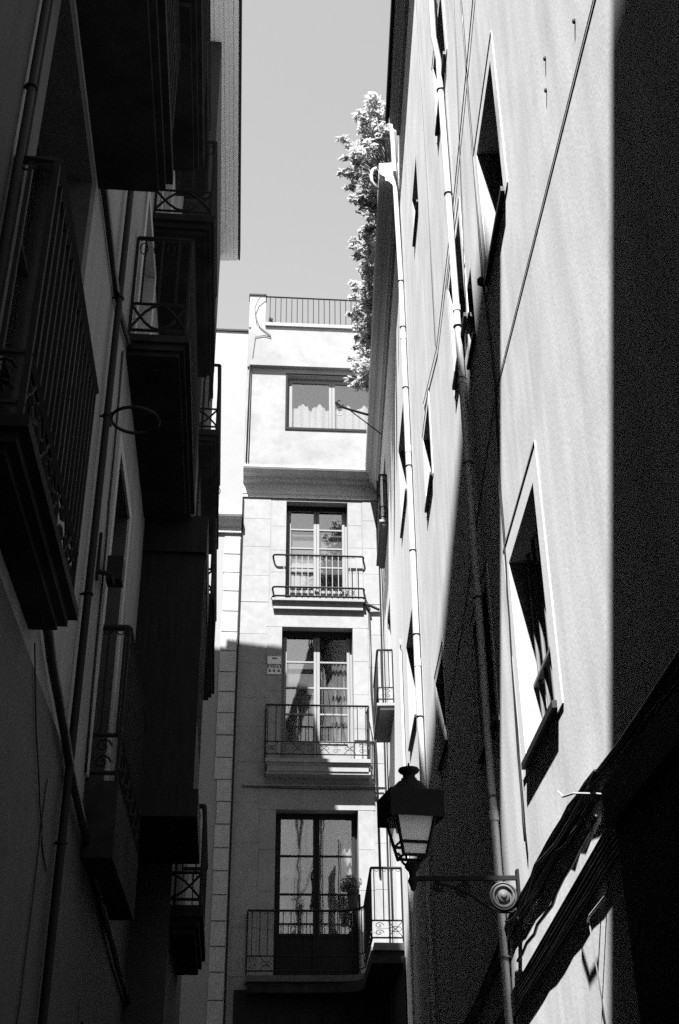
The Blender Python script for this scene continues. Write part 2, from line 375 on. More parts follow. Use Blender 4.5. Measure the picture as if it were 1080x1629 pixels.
part('wall', wall, 'plaster', RB)
for y0, y1, z0, z1, tr, cu in WR:
    w = casement(RIGHT, y0, y1, z0, z1, DEP, RB, 'greywood', rows=2, panel=0, leaves=2 if y1 - y0 > .6 else 1, st=.05)
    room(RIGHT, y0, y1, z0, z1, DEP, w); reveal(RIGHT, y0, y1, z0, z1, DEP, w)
    if cu:
        for q in range(5): part('window_bar', MB(RIGHT).tube([(y0 + .1 + q * .18, -.09, z0), (y0 + .1 + q * .18, -.09, z1)], .011, 8), 'greywood', w)
        part('cross_bar', MB(RIGHT).box(y0, y1, -.11, -.07, z0 + .42, z0 + .44), 'greywood', w)
    if cu: curtain(RIGHT, y0 + .05, y1 - .05, z0 + .03, z1 - .05, -DEP - .12, w, .03, 6)
    s = MB(RIGHT)
    if tr:
        e, t2 = .02, .006
        s.box(y0 - tr, y0 - e + .02, 0.0005, t2, z0 - .05, z1 + tr).box(y1 + .0005, y1 + tr, .0005, t2, z0 - .05, z1 + tr).box(y0 + .0005, y1, .0005, t2, z1 + .0005, z1 + tr)
        part('surround', s, 'trim', w)
        part('sill', MB(RIGHT).box(y0 - .03, y1 + .03, -.12, .030, z0 - .030, z0 + .006), 'sill', w)
        part('drip_edge', MB(RIGHT).box(y0 - tr, y1 + tr, .0005, t2 + .004, z1 + tr + .0005, z1 + tr + .012).box(y1 + tr + .0005, y1 + tr + .010, .0005, t2 + .003, z0 - .05, z1 + tr + .012), 'reveal', w)
    else:
        part('sill', MB(RIGHT).box(y0 - .02, y1 + .02, -.12, .025, z0 - .025, z0 + .004), 'sill', w)
for y, z in ((3.80, 6.19), (3.86, 6.04), (3.27, 5.78)): part('anchor', MB(RIGHT).lathe([(.009, 0), (.009, .012), (.004, .02)], (y, .004, z), 8), 'iron', RB)
# cornice of the near building
cor = MB(RIGHT).prism([(-.05, 14.55), (.05, 14.55), (.05, 14.66), (.10, 14.70), (.10, 14.78), (.145, 14.8), (.145, 14.95), (-.05, 14.95)], RY0, 12.05)
part('cornice', cor, 'soffit', RB)
part('roof', MB(RIGHT).box(RY0, RY1, -7, -.06, RH, RH + .12), 'roof', RB)
gut = MB(RIGHT); gut.prism([(.15, 14.86), (.175, 14.84), (.20, 14.86), (.205, 14.96), (.15, 14.96)], RY0, 12.1); part('gutter', gut, 'iron', RB)

def pipe(parent, pts, r, clips, name='drainpipe', material='pipe', fr=RIGHT, clipmat='greywood'):
    mb = MB(fr).tube(pts, r, 12); mb.smooth = True; o = part(name, mb, material, parent)
    for (a, b, c) in clips:
        part('clip', MB(fr).ring((a, b, c), r * 1.12, .008, 'c', 14, 5).box(a - .005, a + .005, 0, b - r, c - .006, c + .006), clipmat, o)
    return o
P1 = [(7.20, .04, z) for z in (0.2, 3, 5, 7.5, 10.1)] + [(7.19, .04, 10.28), (7.12, .08, 10.5), (7.10, .08, 12.5), (7.10, .08, 14.8)]
p1 = pipe(RB, P1, .027, [(7.20, .04, z) for z in (2.6, 3.55, 4.92, 6.0, 6.75, 7.25, 8.65, 9.9)])
for z in (3.4, 6.7, 7.4): part('collar', MB(RIGHT).tube([(7.2, .04, z), (7.2, .04, z + .06)], .032, 12), 'pipe', p1)
P2 = [(12.50, .045, z) for z in (0.2, 4, 8, 12.3)] + [(12.50, .06, 13.4), (12.52, .065, 14.1), (12.54, .07, 14.9), (12.4, .10, 15.3), (12.3, .10, 16.0)]
p2 = pipe(RB, P2, .034, [(12.50, .045, z) for z in (4.6, 5.9, 6.9, 8.0, 9.2, 10.4, 11.4, 12.2)])
for z in (6.5, 9.4, 11.2): part('collar', MB(RIGHT).tube([(12.5, .045, z), (12.5, .045, z + .1)], .039, 12), 'pipe', p2)
# thin conduit with a ring at its head on the far part of the wall
cn = MB(RIGHT).tube([(15.75, .03, 0.5), (15.75, .03, 8.05)], .018, 8).ring((15.75, .03, 8.12), .06, .012, 'b', 14, 5)

# ------------------------------------------------------------------ second building on the right, lower cornice
RB2 = thing('apartment_building', 'farther building on the right with deep moulded cornice and terrace planting', 'building', (1.05, 16, 0))
W2 = [(13.62, 14.95, 9.5, 10.95), (13.62, 14.95, 6.3, 7.74), (18.2, 19.3, 4.3, 6.7), (18.6, 19.6, 8.15, 10.2), (18.6, 19.6, 11.6, 13.2)]
Y2, Y3, RH2 = 12.62, 28.0, 14.4
wall = holes_wall(MB(RIGHT), Y2 + .001, Y3, 0, RH2, W2, DEP, False)
wall.quad((Y3, 0, 0), (Y3, 0, RH2), (Y3, -7, RH2), (Y3, -7, 0)); wall.quad((Y2, -7, 0), (Y3, -7, 0), (Y3, -7, RH2), (Y2, -7, RH2))
part('wall', wall, 'plaster2', RB2)
for k, (y0, y1, z0, z1) in enumerate(W2):
    w = casement(RIGHT, y0, y1, z0, z1, DEP, RB2, 'greywood', rows=2 if k < 2 else 4, panel=0 if k < 2 else .4)
    room(RIGHT, y0, y1, z0, z1, DEP, w); reveal(RIGHT, y0, y1, z0, z1, DEP, w)
    if k < 2: part('sill', MB(RIGHT).box(y0 - .03, y1 + .03, -.12, .025, z0 - .03, z0 + .004), 'sill', w)
prof = [(-.05, 13.98), (.04, 13.98), (.04, 14.08), (.08, 14.10), (.10, 14.18), (.15, 14.24), (.20, 14.26), (.20, 14.33), (.27, 14.38), (.285, 14.44), (.285, 14.60), (-.05, 14.62)]
part('cornice', MB(RIGHT).prism(prof, 12.78, 27.9), 'soffit', RB2)
part('cornice_end', MB(RIGHT).prism([(b * .99, c) for b, c in prof], 12.64, 12.775), 'trim', RB2)
part('terrace_floor', MB(RIGHT).box(Y2 + .05, Y3, -7, -.06, 14.4, 14.55), 'roof', RB2)
part('parapet', MB(RIGHT).box(12.7, 22, -.06, .04, 14.62, 15.15), 'plaster2', RB2)
part('party_wall', MB(RIGHT).box(12.66, 12.78, -5, -.06, 14.6, 17.0), 'plaster2', RB2)
gt = MB(RIGHT).tube([(12.74, .32, 14.60), (12.74, .37, 14.57), (12.75, .40, 14.48), (12.76, .395, 14.36), (12.79, .36, 14.29), (12.84, .31, 14.26)], .026, 8); gt.smooth = True
part('gutter_elbow', gt, 'pipe', RB2)
part('conduit', cn, 'pipe', RB2)
part('conduit', MB(RIGHT).tube([(21.0, .05, 0), (21.0, .05, 14.0)], .02, 6).tube([(20.4, .035, 3), (20.4, .035, 13.6)], .012, 6), 'darkpipe', RB2)
part('dark_front', MB(RIGHT).box(17.5, 21.4, .0005, .025, 0, 4.05), 'wood', RB2)
def right_balcony(y0, y1, o1, z, h, thick=.10):
    b = part('balcony', MB(RIGHT).box(y0, y1, .0005, o1 + .03, z - thick * .45, z).box(y0 + .03, y1, .0005, o1 - .02, z - thick, z - thick * .45), 'facade', RB2)
    railing(RIGHT, [(y0 + .02, .01), (y0 + .02, o1), (y1, o1)], z + .02, h, b, step=.13, band=.2, cell=.21)
    return b
right_balcony(18.2, 20.0, .26, 8.1, .92)
right_balcony(18.2, 20.0, .13, 11.55, .92)

# ------------------------------------------------------------------ far facade
FH = thing('apartment_house', 'sunlit stone house closing the alley with stacked balconies and an attic flat', 'building', FAR(0, 0, 0))
O1, O2, O3 = (-.42, .88, 11.47, 13.79), (-.47, .95, 8.08, 10.88), (-.53, 1.0, 4.28, 7.2)
FD = .27
wall = holes_wall(MB(FAR), -1.345, 4.0, 0, 14.38, [O1, O2, O3], FD)
wall.quad((-1.345, 0, 0), (-1.345, -8, 0), (-1.345, -8, 14.38), (-1.345, 0, 14.38))
part('wall', wall, 'facade', FH)
# ashlar facing slabs beside the windows, each its own stone
def stone(a0, a1, c0, c1, proud=.006, m='ashlar', fr=FAR, parent=FH, name='stone_block'):
    pr = proud + random.uniform(-.0015, .0015)
    part(name, MB(fr).box(a0 + .003, a1 - .003, .0003, pr, c0 + .003, c1 - .003), m, parent)
def column(a0, a1, zs, proud, **k):
    for c0, c1 in zip(zs, zs[1:]): stone(a0, a1, c0, c1, proud, **k)
def cuts(z0, z1, n, j=.06): return [z0] + [z0 + (z1 - z0) * k / n + random.uniform(-j, j) for k in range(1, n)] + [z1]
for op, b0, zt in ((O1, 11.5, 14.0), (O2, 8.12, 10.88), (O3, 4.3, 7.2)):
    a0, a1, c0, c1 = op; j = .30
    column(a0 - j, a0 - .0, cuts(b0, c1, 4), .014); column(a1 + .0, a1 + j, cuts(b0, c1, 4), .014)
    if op is not O1: stone(a0 - j - .02, a1 + j + .02, c1, c1 + .42, .016)
for a0, a1, n in ((-1.335, -.75, 1), (1.2, 1.62, 1)):
    column(a0, a1, cuts(11.42, 13.95, 4), .006); column(a0, a1, cuts(8.1, 11.41, 5), .006)
    column(a0, a1, cuts(4.3, 8.09, 5), .006)
column(-.75, 1.2, [10.93 + .42, 11.2], .008) if False else None
# string course
part('string_course', MB(FAR).box(-1.17, 1.60, .0005, .03, 7.64, 7.67), 'ashlar', FH)
# shop front at street level, in deep shade
part('dark_front', MB(FAR).box(-1.2, 3.0, .0005, .05, 0, 4.08), 'wood', FH)
for k in range(6): part('shopfront_panel', MB(FAR).box(-1.1 + k * .48, -.68 + k * .48, .05, .075, .4, 3.7), 'wood', FH)
# cornice carrying the attic wall
cp = [(-.05, 13.86), (.035, 13.86), (.035, 13.92), (.05, 13.94), (.05, 14.0), (.03, 14.02), (.03, 14.18), (.10, 14.22), (.14, 14.30), (.26, 14.32), (.30, 14.36), (.34, 14.38), (.36, 14.42), (.36, 14.46), (-.05, 14.46)]
part('cornice', MB(FAR).prism(cp, -1.36, 1.75), 'soffit', FH)
AT = (-.45, 1.54, 15.45, 16.83)
at = holes_wall(MB(Frame(FAR(0, .33, 0), FAR.a, FAR.b)), -1.352, 3.2, 14.46, 17.02, [AT], .16)
at.quad((-1.352, 0, 14.46), (-1.352, -8, 14.46), (-1.352, -8, 18.2), (-1.352, 0, 18.2))
part('attic_wall', at, 'attic', FH)
ATF = Frame(FAR(0, .33, 0), FAR.a, FAR.b)
part('attic_band', MB(ATF).box(-1.30, 3.2, -.16, .11, 17.02, 18.10), 'attic', FH)
part('attic_band', MB(ATF).box(-1.352, -1.3005, -.16, .04, 17.02, 18.10), 'attic', FH)
part('terrace_edge', MB(ATF).box(-.98, 3.2, -.16, .16, 18.10, 18.19), 'white', FH)
part('gate_pier', MB(ATF).box(-1.352, -.985, -.16, .06, 18.10, 19.02), 'white', FH)
part('pier_cap', MB(ATF).box(-1.37, -.965, -.18, .085, 19.02, 19.06), 'darkpipe', FH)
rp = part('terrace_railing', MB(ATF).tube([(-.97, .04, 19.02), (3.2, .04, 19.0)], .018, 6), 'iron', FH)
for k in range(28):
    piece('baluster', 'terrace_bal', baluster(.82, .009), 'iron', rp, ATF.mat(-.88 + .125 * k, .04, 18.19))
aw = casement(ATF, AT[0], AT[1], AT[2], AT[3], .14, FH, 'greywood', rows=1, panel=0, leaves=2, st=.06)
room(ATF, *AT, .14, aw)
part('outer_frame', MB(ATF).box(AT[0] - .04, AT[0] + .0, -.1, .015, AT[2], AT[3]).box(AT[0] - .04, AT[1], -.1, .02, AT[2] - .06, AT[2] - .0005).box(AT[0] - .04, AT[1], -.1, .012, AT[3] + .0005, AT[3] + .06), 'wood', aw)
lw = (AT[1] - AT[0] - .09) / 2
for k in range(2): curtain(ATF, AT[0] + .1 + lw * k, AT[0] + lw * (k + 1) - .02, AT[2] + .08, AT[2] + .80, -.22, aw, .018, 5, .22)
# french windows
w1 = casement(FAR, *O1, FD, FH, 'lightwood', rows=4, panel=.42); room(FAR, *O1, FD, w1)
w2 = casement(FAR, *O2, FD, FH, 'lightwood', rows=4, panel=.50); room(FAR, *O2, FD, w2)
w3 = casement(FAR, *O3, FD, FH, 'wood', rows=3, panel=.75); room(FAR, *O3, FD, w3)
def blind(a0, a1, c0, c1, b, parent, m='blind'): part('blind', MB(FAR).box(a0, a1, b - .004, b, c0, c1), m, parent)
curtain(FAR, .27, .95, 5.0, 7.15, -.37, w3, .022, 8); blind(-.5, .215, 6.05, 7.15, -.36, w3, 'curtain'); curtain(FAR, -.5, .2, 5.0, 6.02, -.37, w3, .010, 6, .05, 'blind')
blind(-.38, .215, 11.9, 13.7, -.36, w1); blind(.25, .85, 12.2, 13.7, -.36, w1); curtain(FAR, -.36, .20, 11.92, 12.5, -.335, w1, .004, 4, .03)
blind(-.43, .22, 8.6, 10.8, -.36, w2); curtain(FAR, .55, .92, 8.6, 10.8, -.37, w2, .012, 5, 0, 'blind')
part('lintel_beam', MB(FAR).box(O1[0], O1[1], -.26, -.2, O1[3] - .10, O1[3] - .001), 'wood', w1)
part('lintel_beam', MB(FAR).box(O2[0], O2[1], -.26, -.2, O2[3] - .12, O2[3] - .001), 'wood', w2)
# balconies of the far house
b1 = part('balcony', MB(FAR).box(-.69, 1.19, .0145, .15, 11.41, 11.46).box(-.66, 1.16, .0145, .085, 11.25, 11.41), 'ashlar', FH)
path = [(-.68, .01)] + arc(-.62, .09, .06, 180, 90, 4) + arc(1.13, .09, .06, 90, 0, 4) + [(1.19, .01)]
for z in (12.43, 11.70, 11.50): part('rail', MB(FAR).tube([(a, b, z) for a, b in path], .02, 6), 'iron', b1)
orn = MB(FAR)
for k in range(13):
    x = -.44 + k * .112
    for sg in (1, -1): orn.tube([(x, .15, 11.6 - sg * .09), (x + .112, .15, 11.6 + sg * .09)], .006, 4)
    orn.ring((x + .056, .15, 11.6), .035, .005, 'b', 10, 4)
    for t in range(2): orn.tube([(x + .056 * t + .028 + .024 * math.cos(q * .63), .15, 12.405 - .025 * math.sin(q * .63)) for q in range(6)], .004, 4)
props(part('ornament_band', orn, 'iron', b1), kind='stuff')
for k in range(13): piece('baluster', 'b1bal', baluster(.93, .008), 'lightwood', b1, FAR.mat(-.46 + k * .1245, .15, 11.5))
b2 = part('balcony', MB(FAR).box(-.76, 1.22, .0175, .38, 8.0, 8.07).box(-.73, 1.2, .0175, .345, 7.955, 8.0).box(-.71, 1.18, .0175, .33, 7.84, 7.955).box(-.74, 1.22, .0175, .31, 7.79, 7.84), 'ashlar', FH)
railing(FAR, [(-.76, .01), (-.76, .36), (1.2, .36), (1.2, .01)], 8.10, 1.01, b2, step=.155, band=.24, cell=.235)
# third balcony wraps round the inner corner onto the neighbouring building
pth = [(-1.0, .01), (-1.0, .40), (.58, .40)] + [(.58 + .42 * math.sin(rad(t)), .40 + .50 * (1 - math.cos(rad(t)))) for t in (18, 36, 54, 72, 90)] + [(.815, 3.9)]
in_ = [(1.275, 3.9), (1.545, .02)]
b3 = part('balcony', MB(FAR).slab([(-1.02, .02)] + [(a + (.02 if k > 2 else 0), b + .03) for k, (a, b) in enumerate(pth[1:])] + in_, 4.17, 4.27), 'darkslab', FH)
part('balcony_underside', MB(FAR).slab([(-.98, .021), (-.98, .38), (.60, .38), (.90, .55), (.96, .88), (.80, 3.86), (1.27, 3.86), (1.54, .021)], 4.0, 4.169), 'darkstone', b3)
railing(FAR, pth + [(1.27, 3.9)], 4.29, 1.04, b3, step=.135, band=.24, cell=.22)

# alarm box and printed plates on the jamb
al = thing('alarm_box', 'white alarm box with dark slot on the shaded jamb beside the middle french window', 'alarm box', FAR(-.62, .016, 10.06))
part('housing', MB(FAR).box(-.75, -.48, .0165, .07, 10.06, 10.22), 'plastic', al)
part('slot', MB(FAR).box(-.66, -.57, .0702, .074, 10.16, 10.19), 'print', al)
pl = thing('warning_plate', 'small white plate with word and three pictograms under the alarm box', 'sign', FAR(-.62, .016, 9.86))
part('plate', MB(FAR).box(-.75, -.48, .0165, .03, 9.86, 9.985).box(-.72, -.50, .0165, .028, 9.99, 10.045), 'plastic', pl)
pg = MB(FAR)
for k in range(3):
    x = -.705 + k * .088; pg.box(x - .025, x + .025, .0302, .032, 9.905, 9.935).box(x - .016, x + .016, .0302, .032, 9.935, 9.96)
part('pictogram', pg, 'print', pl)
def text(body, size, fr, a, b, c, parent, material):
    cu = bpy.data.curves.new('lettering', 'FONT'); cu.body = body; cu.size = size; cu.extrude = .001; cu.align_x = 'CENTER'
    tmp = bpy.data.objects.new('lettering', cu); COL.objects.link(tmp); dg = bpy.context.evaluated_depsgraph_get()
    me = bpy.data.meshes.new_from_object(tmp.evaluated_get(dg)); bpy.data.objects.remove(tmp); me.materials.clear(); me.materials.append(M[material])
    o = bpy.data.objects.new('lettering', me); COL.objects.link(o); o.parent = parent
    m = Matrix((fr.a, fr.c, fr.b)).transposed().to_4x4(); m.translation = fr(a, b, c) - root_loc(parent); o.matrix_local = m; return o
text('Alarma', .06, FAR, -.61, .0305, 9.997, pl, 'print')

# ------------------------------------------------------------------ white neighbour with quoins
NB = thing('white_house', 'plain white house with a stack of quoins, left of the stone house', 'building', FAR(-2.5, 0, 0))
part('wall', MB(FAR).box(-6.0, -1.36, -8, -.004, 0, 18.26), 'white', NB)
part('coping', MB(FAR).box(-6.0, -1.365, -.3, .03, 18.261, 18.31), 'darkpipe', NB)
part('cornice', MB(FAR).prism([(-.003, 12.98), (.05, 12.98), (.05, 13.10), (.12, 13.14), (.14, 13.22), (.21, 13.28), (.23, 13.32), (.23, 13.46), (-.003, 13.44)], -6.0, -1.362), 'soffit', NB)
zq = 12.9; k = 0
while zq > .3:
    h = .43 + random.uniform(-.025, .025); pr = .022 + random.uniform(-.006, .006); lx = -1.69 + (.05 if zq < 8 else .0) + random.uniform(-.012, .012)
    part('quoin', MB(FAR).box(lx, -1.375, -.0035, pr, zq - h + .012, zq - .012), 'quoin', NB); zq -= h
nb = MB(FAR).box(-2.35, -2.21, -.0035, .012, 10.0, 10.43)
part('plate', nb, 'plastic', NB)
part('flue', MB(FAR).tube([(-1.335, .025, 0), (-1.335, .025, 13.8)], .012, 6), 'darkpipe', NB)

# ------------------------------------------------------------------ left-hand building, in shade
LB = thing('apartment_building', 'dark shaded building on the left hung with iron balconies under a boarded eave', 'building', (-.95, 5, 0))
LH = 16.9
DO = [  # door openings u0,u1,z0,z1
    (3.62, 5.0, 3.86, 6.58), (7.66, 8.74, 3.80, 6.38), (3.2, 4.6, 7.1, 9.4), (7.92, 9.05, 7.4, 9.3), 
    (6.6, 7.7, 9.75, 11.8), (9.2, 10.2, 9.75, 11.8), (9.2, 10.2, 12.5, 14.6), (2.0, 2.9, 1.0, 3.2), (8.5, 9.5, .1, 2.4)]
part('wall', holes_wall(MB(LEFT), .06, 3.33, 0, LH, [DO[7]], .28, False), 'shade_stucco', LB)
lwall = holes_wall(MB(LEFT), 3.3301, 17.3, 0, LH, [d for i, d in enumerate(DO) if i not in (2, 7)], .28, False)
DO.pop(2)
lwall.quad((.06, 0, 0), (.06, 0, LH), (.06, -8, LH), (.06, -8, 0)); lwall.quad((17.3, 0, 0), (17.3, -8, 0), (17.3, -8, LH), (17.3, 0, LH)); lwall.quad((.06, -8, 0), (.06, -8, LH), (17.3, -8, LH), (17.3, -8, 0))
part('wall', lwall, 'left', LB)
for u0, u1, z0, z1 in DO:
    d = casement(LEFT, u0, u1, z0, z1, .26, LB, 'wood', rows=3, panel=.5, name='balcony_door')
    room(LEFT, u0, u1, z0, z1, .26, d, .8); reveal(LEFT, u0, u1, z0, z1, .26, d, 'painted_shade' if z0 < 7 else 'left_trim')
    part('surround', MB(LEFT).box(u0 - .14, u0 - .0005, .0005, .02, z0, z1 + .12).box(u1 + .0005, u1 + .14, .0005, .02, z0, z1 + .12).box(u0, u1, .0005, .02, z1 + .0005, z1 + .12), 'left_trim' if u0 > 7 and z0 > 3 else 'painted_shade', d)
part('painted_shade', MB(LEFT).box(.07, 12.31, .0005, .012, 0, .98).box(3.34, 8.48, .0005, .012, .981, 3.62).box(9.52, 12.31, .0005, .012, .981, 3.62).box(8.48, 9.52, .0005, .012, 2.45, 3.62), 'painted_shade', LB)  # dark band painted in place of the lower wall's shade
pb = part('projecting_bay', MB(LEFT).box(12.32, 17.29, .0005, .40, 0, 16.88), 'shade_stucco', LB)
for z in (3.9, 7.45, 9.75, 12.5): part('bay_door', MB(LEFT).box(13.0, 14.1, .4005, .425, z, z + 2.0), 'wood', pb)
# eave with boarded soffit; outer edge shaped to cast the right wall's shadow
EV = [(-.66, -.92), (-.71, .96), (-.84, 2.8), (-.94, 4.4), (-1.05, 7.6), (-1.24, 10.7), (-1.30, 11.64), (-1.73, 17.4)]
def eave_strip(off0, off1, z0, z1):
    poly = [(x - off0, y) for x, y in EV] + [(x - off1, y) for x, y in EV[::-1]]
    return MB().slab(poly, z0, z1)
part('eave_slab', MB().slab([(x - .03, y) for x, y in EV] + [(-3.2, 17.4), (-3.2, -.92)], 16.93, 17.2), 'eave', LB)
part('gutter', eave_strip(.0, .029, 16.9, 17.2), 'darkpipe', LB)
for k in range(9): part('eave_board', eave_strip(.045 + .075 * k, .045 + .075 * k + .072, 16.895 + .004 * (k % 2), 16.929), 'eave', LB)
part('roof', MB().slab([(-3.2, -.8), (-3.2, 17.4), (-9, 17.4), (-9, -.8)], 16.9, 17.03), 'roof', LB)

def left_balcony(u0, u1, n, z, thick=.16, h=1.02, scroll='arc', ovals=True, step=.14, band=.27, cell=None):
    if thick > .4: b = part('balcony', MB(LEFT).box(u0, u1, .0005, n + .02, z - thick, z), 'darkstone', LB)
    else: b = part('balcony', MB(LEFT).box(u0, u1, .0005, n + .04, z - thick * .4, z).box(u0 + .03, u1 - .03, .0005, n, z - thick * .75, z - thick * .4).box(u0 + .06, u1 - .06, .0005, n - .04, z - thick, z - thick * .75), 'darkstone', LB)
    railing(LEFT, [(u0 + .03, .012), (u0 + .03, n), (u1 - .03, n), (u1 - .03, .012)], z + .01, h, b, scroll=scroll, ovals=ovals, step=step, band=band, cell=cell or max(.2, n * .98), thick=.010, rail=.026, br=.008)
    return b
bA = left_balcony(3.35, 5.02, .17, 3.86, .13, 1.22, scroll=True, ovals=False, step=.11, band=.22, cell=.2)
bB = left_balcony(1.6, 5.40, .41, 7.08, .22)
bC = left_balcony(7.45, 10.3, .46, 7.37, .17)
bE = left_balcony(7.60, 9.90, .20, 3.78, .5, 1.1, scroll=True, ovals=False, step=.11, band=.26, cell=.2)
bH = left_balcony(5.9, 7.75, .46, 9.66, .24)
bI = left_balcony(8.5, 11.0, .56, 9.66, .2)
bD = left_balcony(12.4, 15.6, .70, 3.86, .28, scroll='arc')
bD2 = left_balcony(12.4, 15.6, .66, 7.4, .2)
bD3 = left_balcony(12.4, 15.6, .62, 9.7, .2)
bD4 = left_balcony(12.2, 15.6, .42, 12.45, .2)
bI4 = left_balcony(8.8, 11.0, .36, 12.45, .2)
# closed timber gallery hanging on the facade
gy = part('gallery', MB(LEFT).box(10.35, 12.3, .0005, .68, 4.25, 4.5).box(10.35, 12.3, .0005, .64, 6.9, 7.3).box(10.4, 10.46, .0005, .63, 4.5, 6.9).box(12.2, 12.26, .0005, .63, 4.5, 6.9).box(10.46, 12.2, .57, .63, 4.5, 5.2).box(10.42, 10.45, .0005, .57, 4.5, 6.9), 'wood', LB)
for k in range(4):
    u = 10.46 + .435 * k; part('gallery_sash', MB(LEFT).box(u, u + .05, .57, .63, 5.2, 6.9).box(u + .38, u + .43, .57, .63, 5.2, 6.9).box(u + .05, u + .38, .58, .62, 6.0, 6.04), 'wood', gy)
    part('pane', MB(LEFT).box(u + .05, u + .38, .595, .60, 5.2, 6.9), 'glass', gy)
# pipes and conduits on the left wall
pipe(LB, [(6.44, .05, 0.1), (6.44, .05, 7.0), (6.44, .05, 16.5)], .024, [(6.44, .05, z) for z in (3.1, 4.6, 5.9, 6.9)], 'drainpipe', 'darkpipe', LEFT, 'iron')
pipe(LB, [(3.33, .03, 2.6), (3.33, .03, 8)], .017, [(3.33, .03, z) for z in (4.2, 5.45, 6.6)], 'drainpipe', 'darkpipe', LEFT, 'iron')

def cable(pts, r, label, group=None, fr=LEFT, name='cable', m='rubber', n=6):
    mb = MB(fr).tube(pts, r, n); mb.smooth = True; return solo(name, mb, m, label, 'cable', fr(*pts[0]), group)
def sag(p, q, d, n=10, wob=0.0):
    return [tuple(p[i] + (q[i] - p[i]) * k / n + (-(d * 4 * (k / n) * (1 - k / n)) if i == 2 else 0) + (random.uniform(-wob, wob) if 0 < k < n and i else 0) for i in range(3)) for k in range(n + 1)]
cable(sag((1.8, .03, 6.86), (6.44, .03, 6.92), .0), .024, 'dark conduit running flat along the shaded left wall just below the upper balcony')
cable(sag((6.44, .03, 6.92), (7.45, .03, 7.25), .02), .022, 'short dark cable rising from the drainpipe clamp to the balcony on the left wall')
cable(sag((4.9, .04, 3.92), (6.66, .05, 3.50), .02, wob=.004) + sag((6.66, .05, 3.50), (12.4, .05, 2.92), .05, wob=.004)[1:], .026, 'heavy dark cable descending along the lower left wall under the balconies')
cable(sag((5.9, .02, 3.3), (5.75, .02, 1.2), .0, wob=.004), .005, 'thin dark wire dropping down the lower left wall beside the drainpipe')
cable(sag((5.05, .02, 3.7), (6.2, .02, 2.9), 0.1, wob=.004), .004, 'thin slack wire looping low on the left wall')
cable(sag((7.2, .012, 7.0), (7.5, .012, 3.8), .0, wob=.003), .009, 'thin dark wire beside the lower balcony door on the left wall')

hp = thing('pot_holder', 'empty black iron ring for a flower pot bracketed to the left wall', 'pot holder', LEFT(6.75, 0, 6.1))
part('ring', MB(LEFT).ring((6.78, .20, 6.1), .165, .012, 'c', 28, 6), 'iron', hp)
part('bracket', MB(LEFT).box(6.76, 6.80, 0, .04, 6.05, 6.15), 'iron', hp)
wc = thing('wall_lamp', 'small black floodlight on an arm fixed to the left wall beside the balcony door', 'wall lamp', LEFT(7.15, 0, 5.2))
part('bracket', MB(LEFT).box(7.05, 7.09, .0, .02, 5.0, 5.35).tube([(7.07, .02, 5.06), (7.07, .10, 5.04), (7.25, .10, 5.06)], .018, 6), 'iron', wc)
part('housing', MB(LEFT).box(7.22, 7.36, .05, .16, 5.08, 5.26), 'iron', wc)

# ------------------------------------------------------------------ unseen houses behind the viewer, placed to shape light on the right wall
BB = thing('shadow_house', 'unseen tall grey house on the left behind the viewer, placed to cast shadow on the right wall', 'building', (-4, -9, 0))
part('wall', MB().box(-9, -.92, -16, -4.22, 0, 17.0), 'backwall', BB)
part('roof', MB().box(-9, -.9205, -16, -4.225, 17.0005, 17.05), 'roof', BB)
LOW = thing('low_house', 'unseen lower grey house on the left between two tall houses behind the viewer', 'building', (-4, -2.5, 0))
part('wall', MB().box(-9, -1.0, -4.21, .04, 0, 11.0), 'backwall', LOW)
part('roof', MB().box(-9, -1.0, -4.21, .04, 11.0005, 11.1), 'roof', LOW)

# ------------------------------------------------------------------ cables on the right wall
def px(x, y, off=.0):                                   # only used to read positions off the wall plane while modelling
    d = R @ Vector((x - 540.0, -(y - 814.5), -F)); t = (1.05 - off) / d.x; q = d * t; return (q.y, off, q.z + CAM_Z)
GC = 'thin cables stapled to the right wall'
cable([(2.0, .003, 5.48), (2.99, .003, 5.56), (4.09, .003, 5.64), (5.96, .003, 5.78), (6.95, .003, 5.6), (8.2, .003, 5.3), (9.2, .003, 5.15), (10.5, .003, 5.05)], .0024, 'long thin black wire crossing the right wall diagonally past the small windows', fr=RIGHT)
v = [(5.93, .008, 9.44), (6.0, .008, 8.4), (6.07, .008, 6.74), (5.98, .005, 5.8), (6.10, .008, 5.3), (6.13, .008, 4.63), (6.22, .009, 4.0), (6.28, .008, 3.37), (6.24, .02, 2.95)]
v2 = []
for p, q in zip(v, v[1:]):
    for k in range(4): v2.append(tuple(p[i] + (q[i] - p[i]) * k / 4 + (random.uniform(-.012, .012) if i == 0 else 0) for i in range(3)))
cable(v2, .007, 'black cable dropping down the right wall beside the two nearest windows', fr=RIGHT)
cable([(a + .025 + random.uniform(-.006, .006), b, c) for a, b, c in v2[6:]], .004, 'thinner grey cable running beside the black one down the right wall', fr=RIGHT, m='greywood')
cable([(4.9, .01, 8.9), (5.91, .01, 8.7), (7.21, .01, 8.5), (9.0, .01, 8.4), (10.6, .01, 8.85)], .004, 'thin wire high on the right wall passing between the drainpipe and upper windows', fr=RIGHT)
cable([(6.0, .01, 11.5), (6.4, .01, 9.3), (7.0, .01, 6.9)], .003, 'fine straight wire running down the right wall toward the near drainpipe', fr=RIGHT, m='greywood')
cable([(9.0, .01, 13.6), (9.0, .01, 10.2), (9.1, .01, 8.5)], .003, 'fine vertical wire on the upper right wall between the drainpipes', fr=RIGHT, m='greywood')
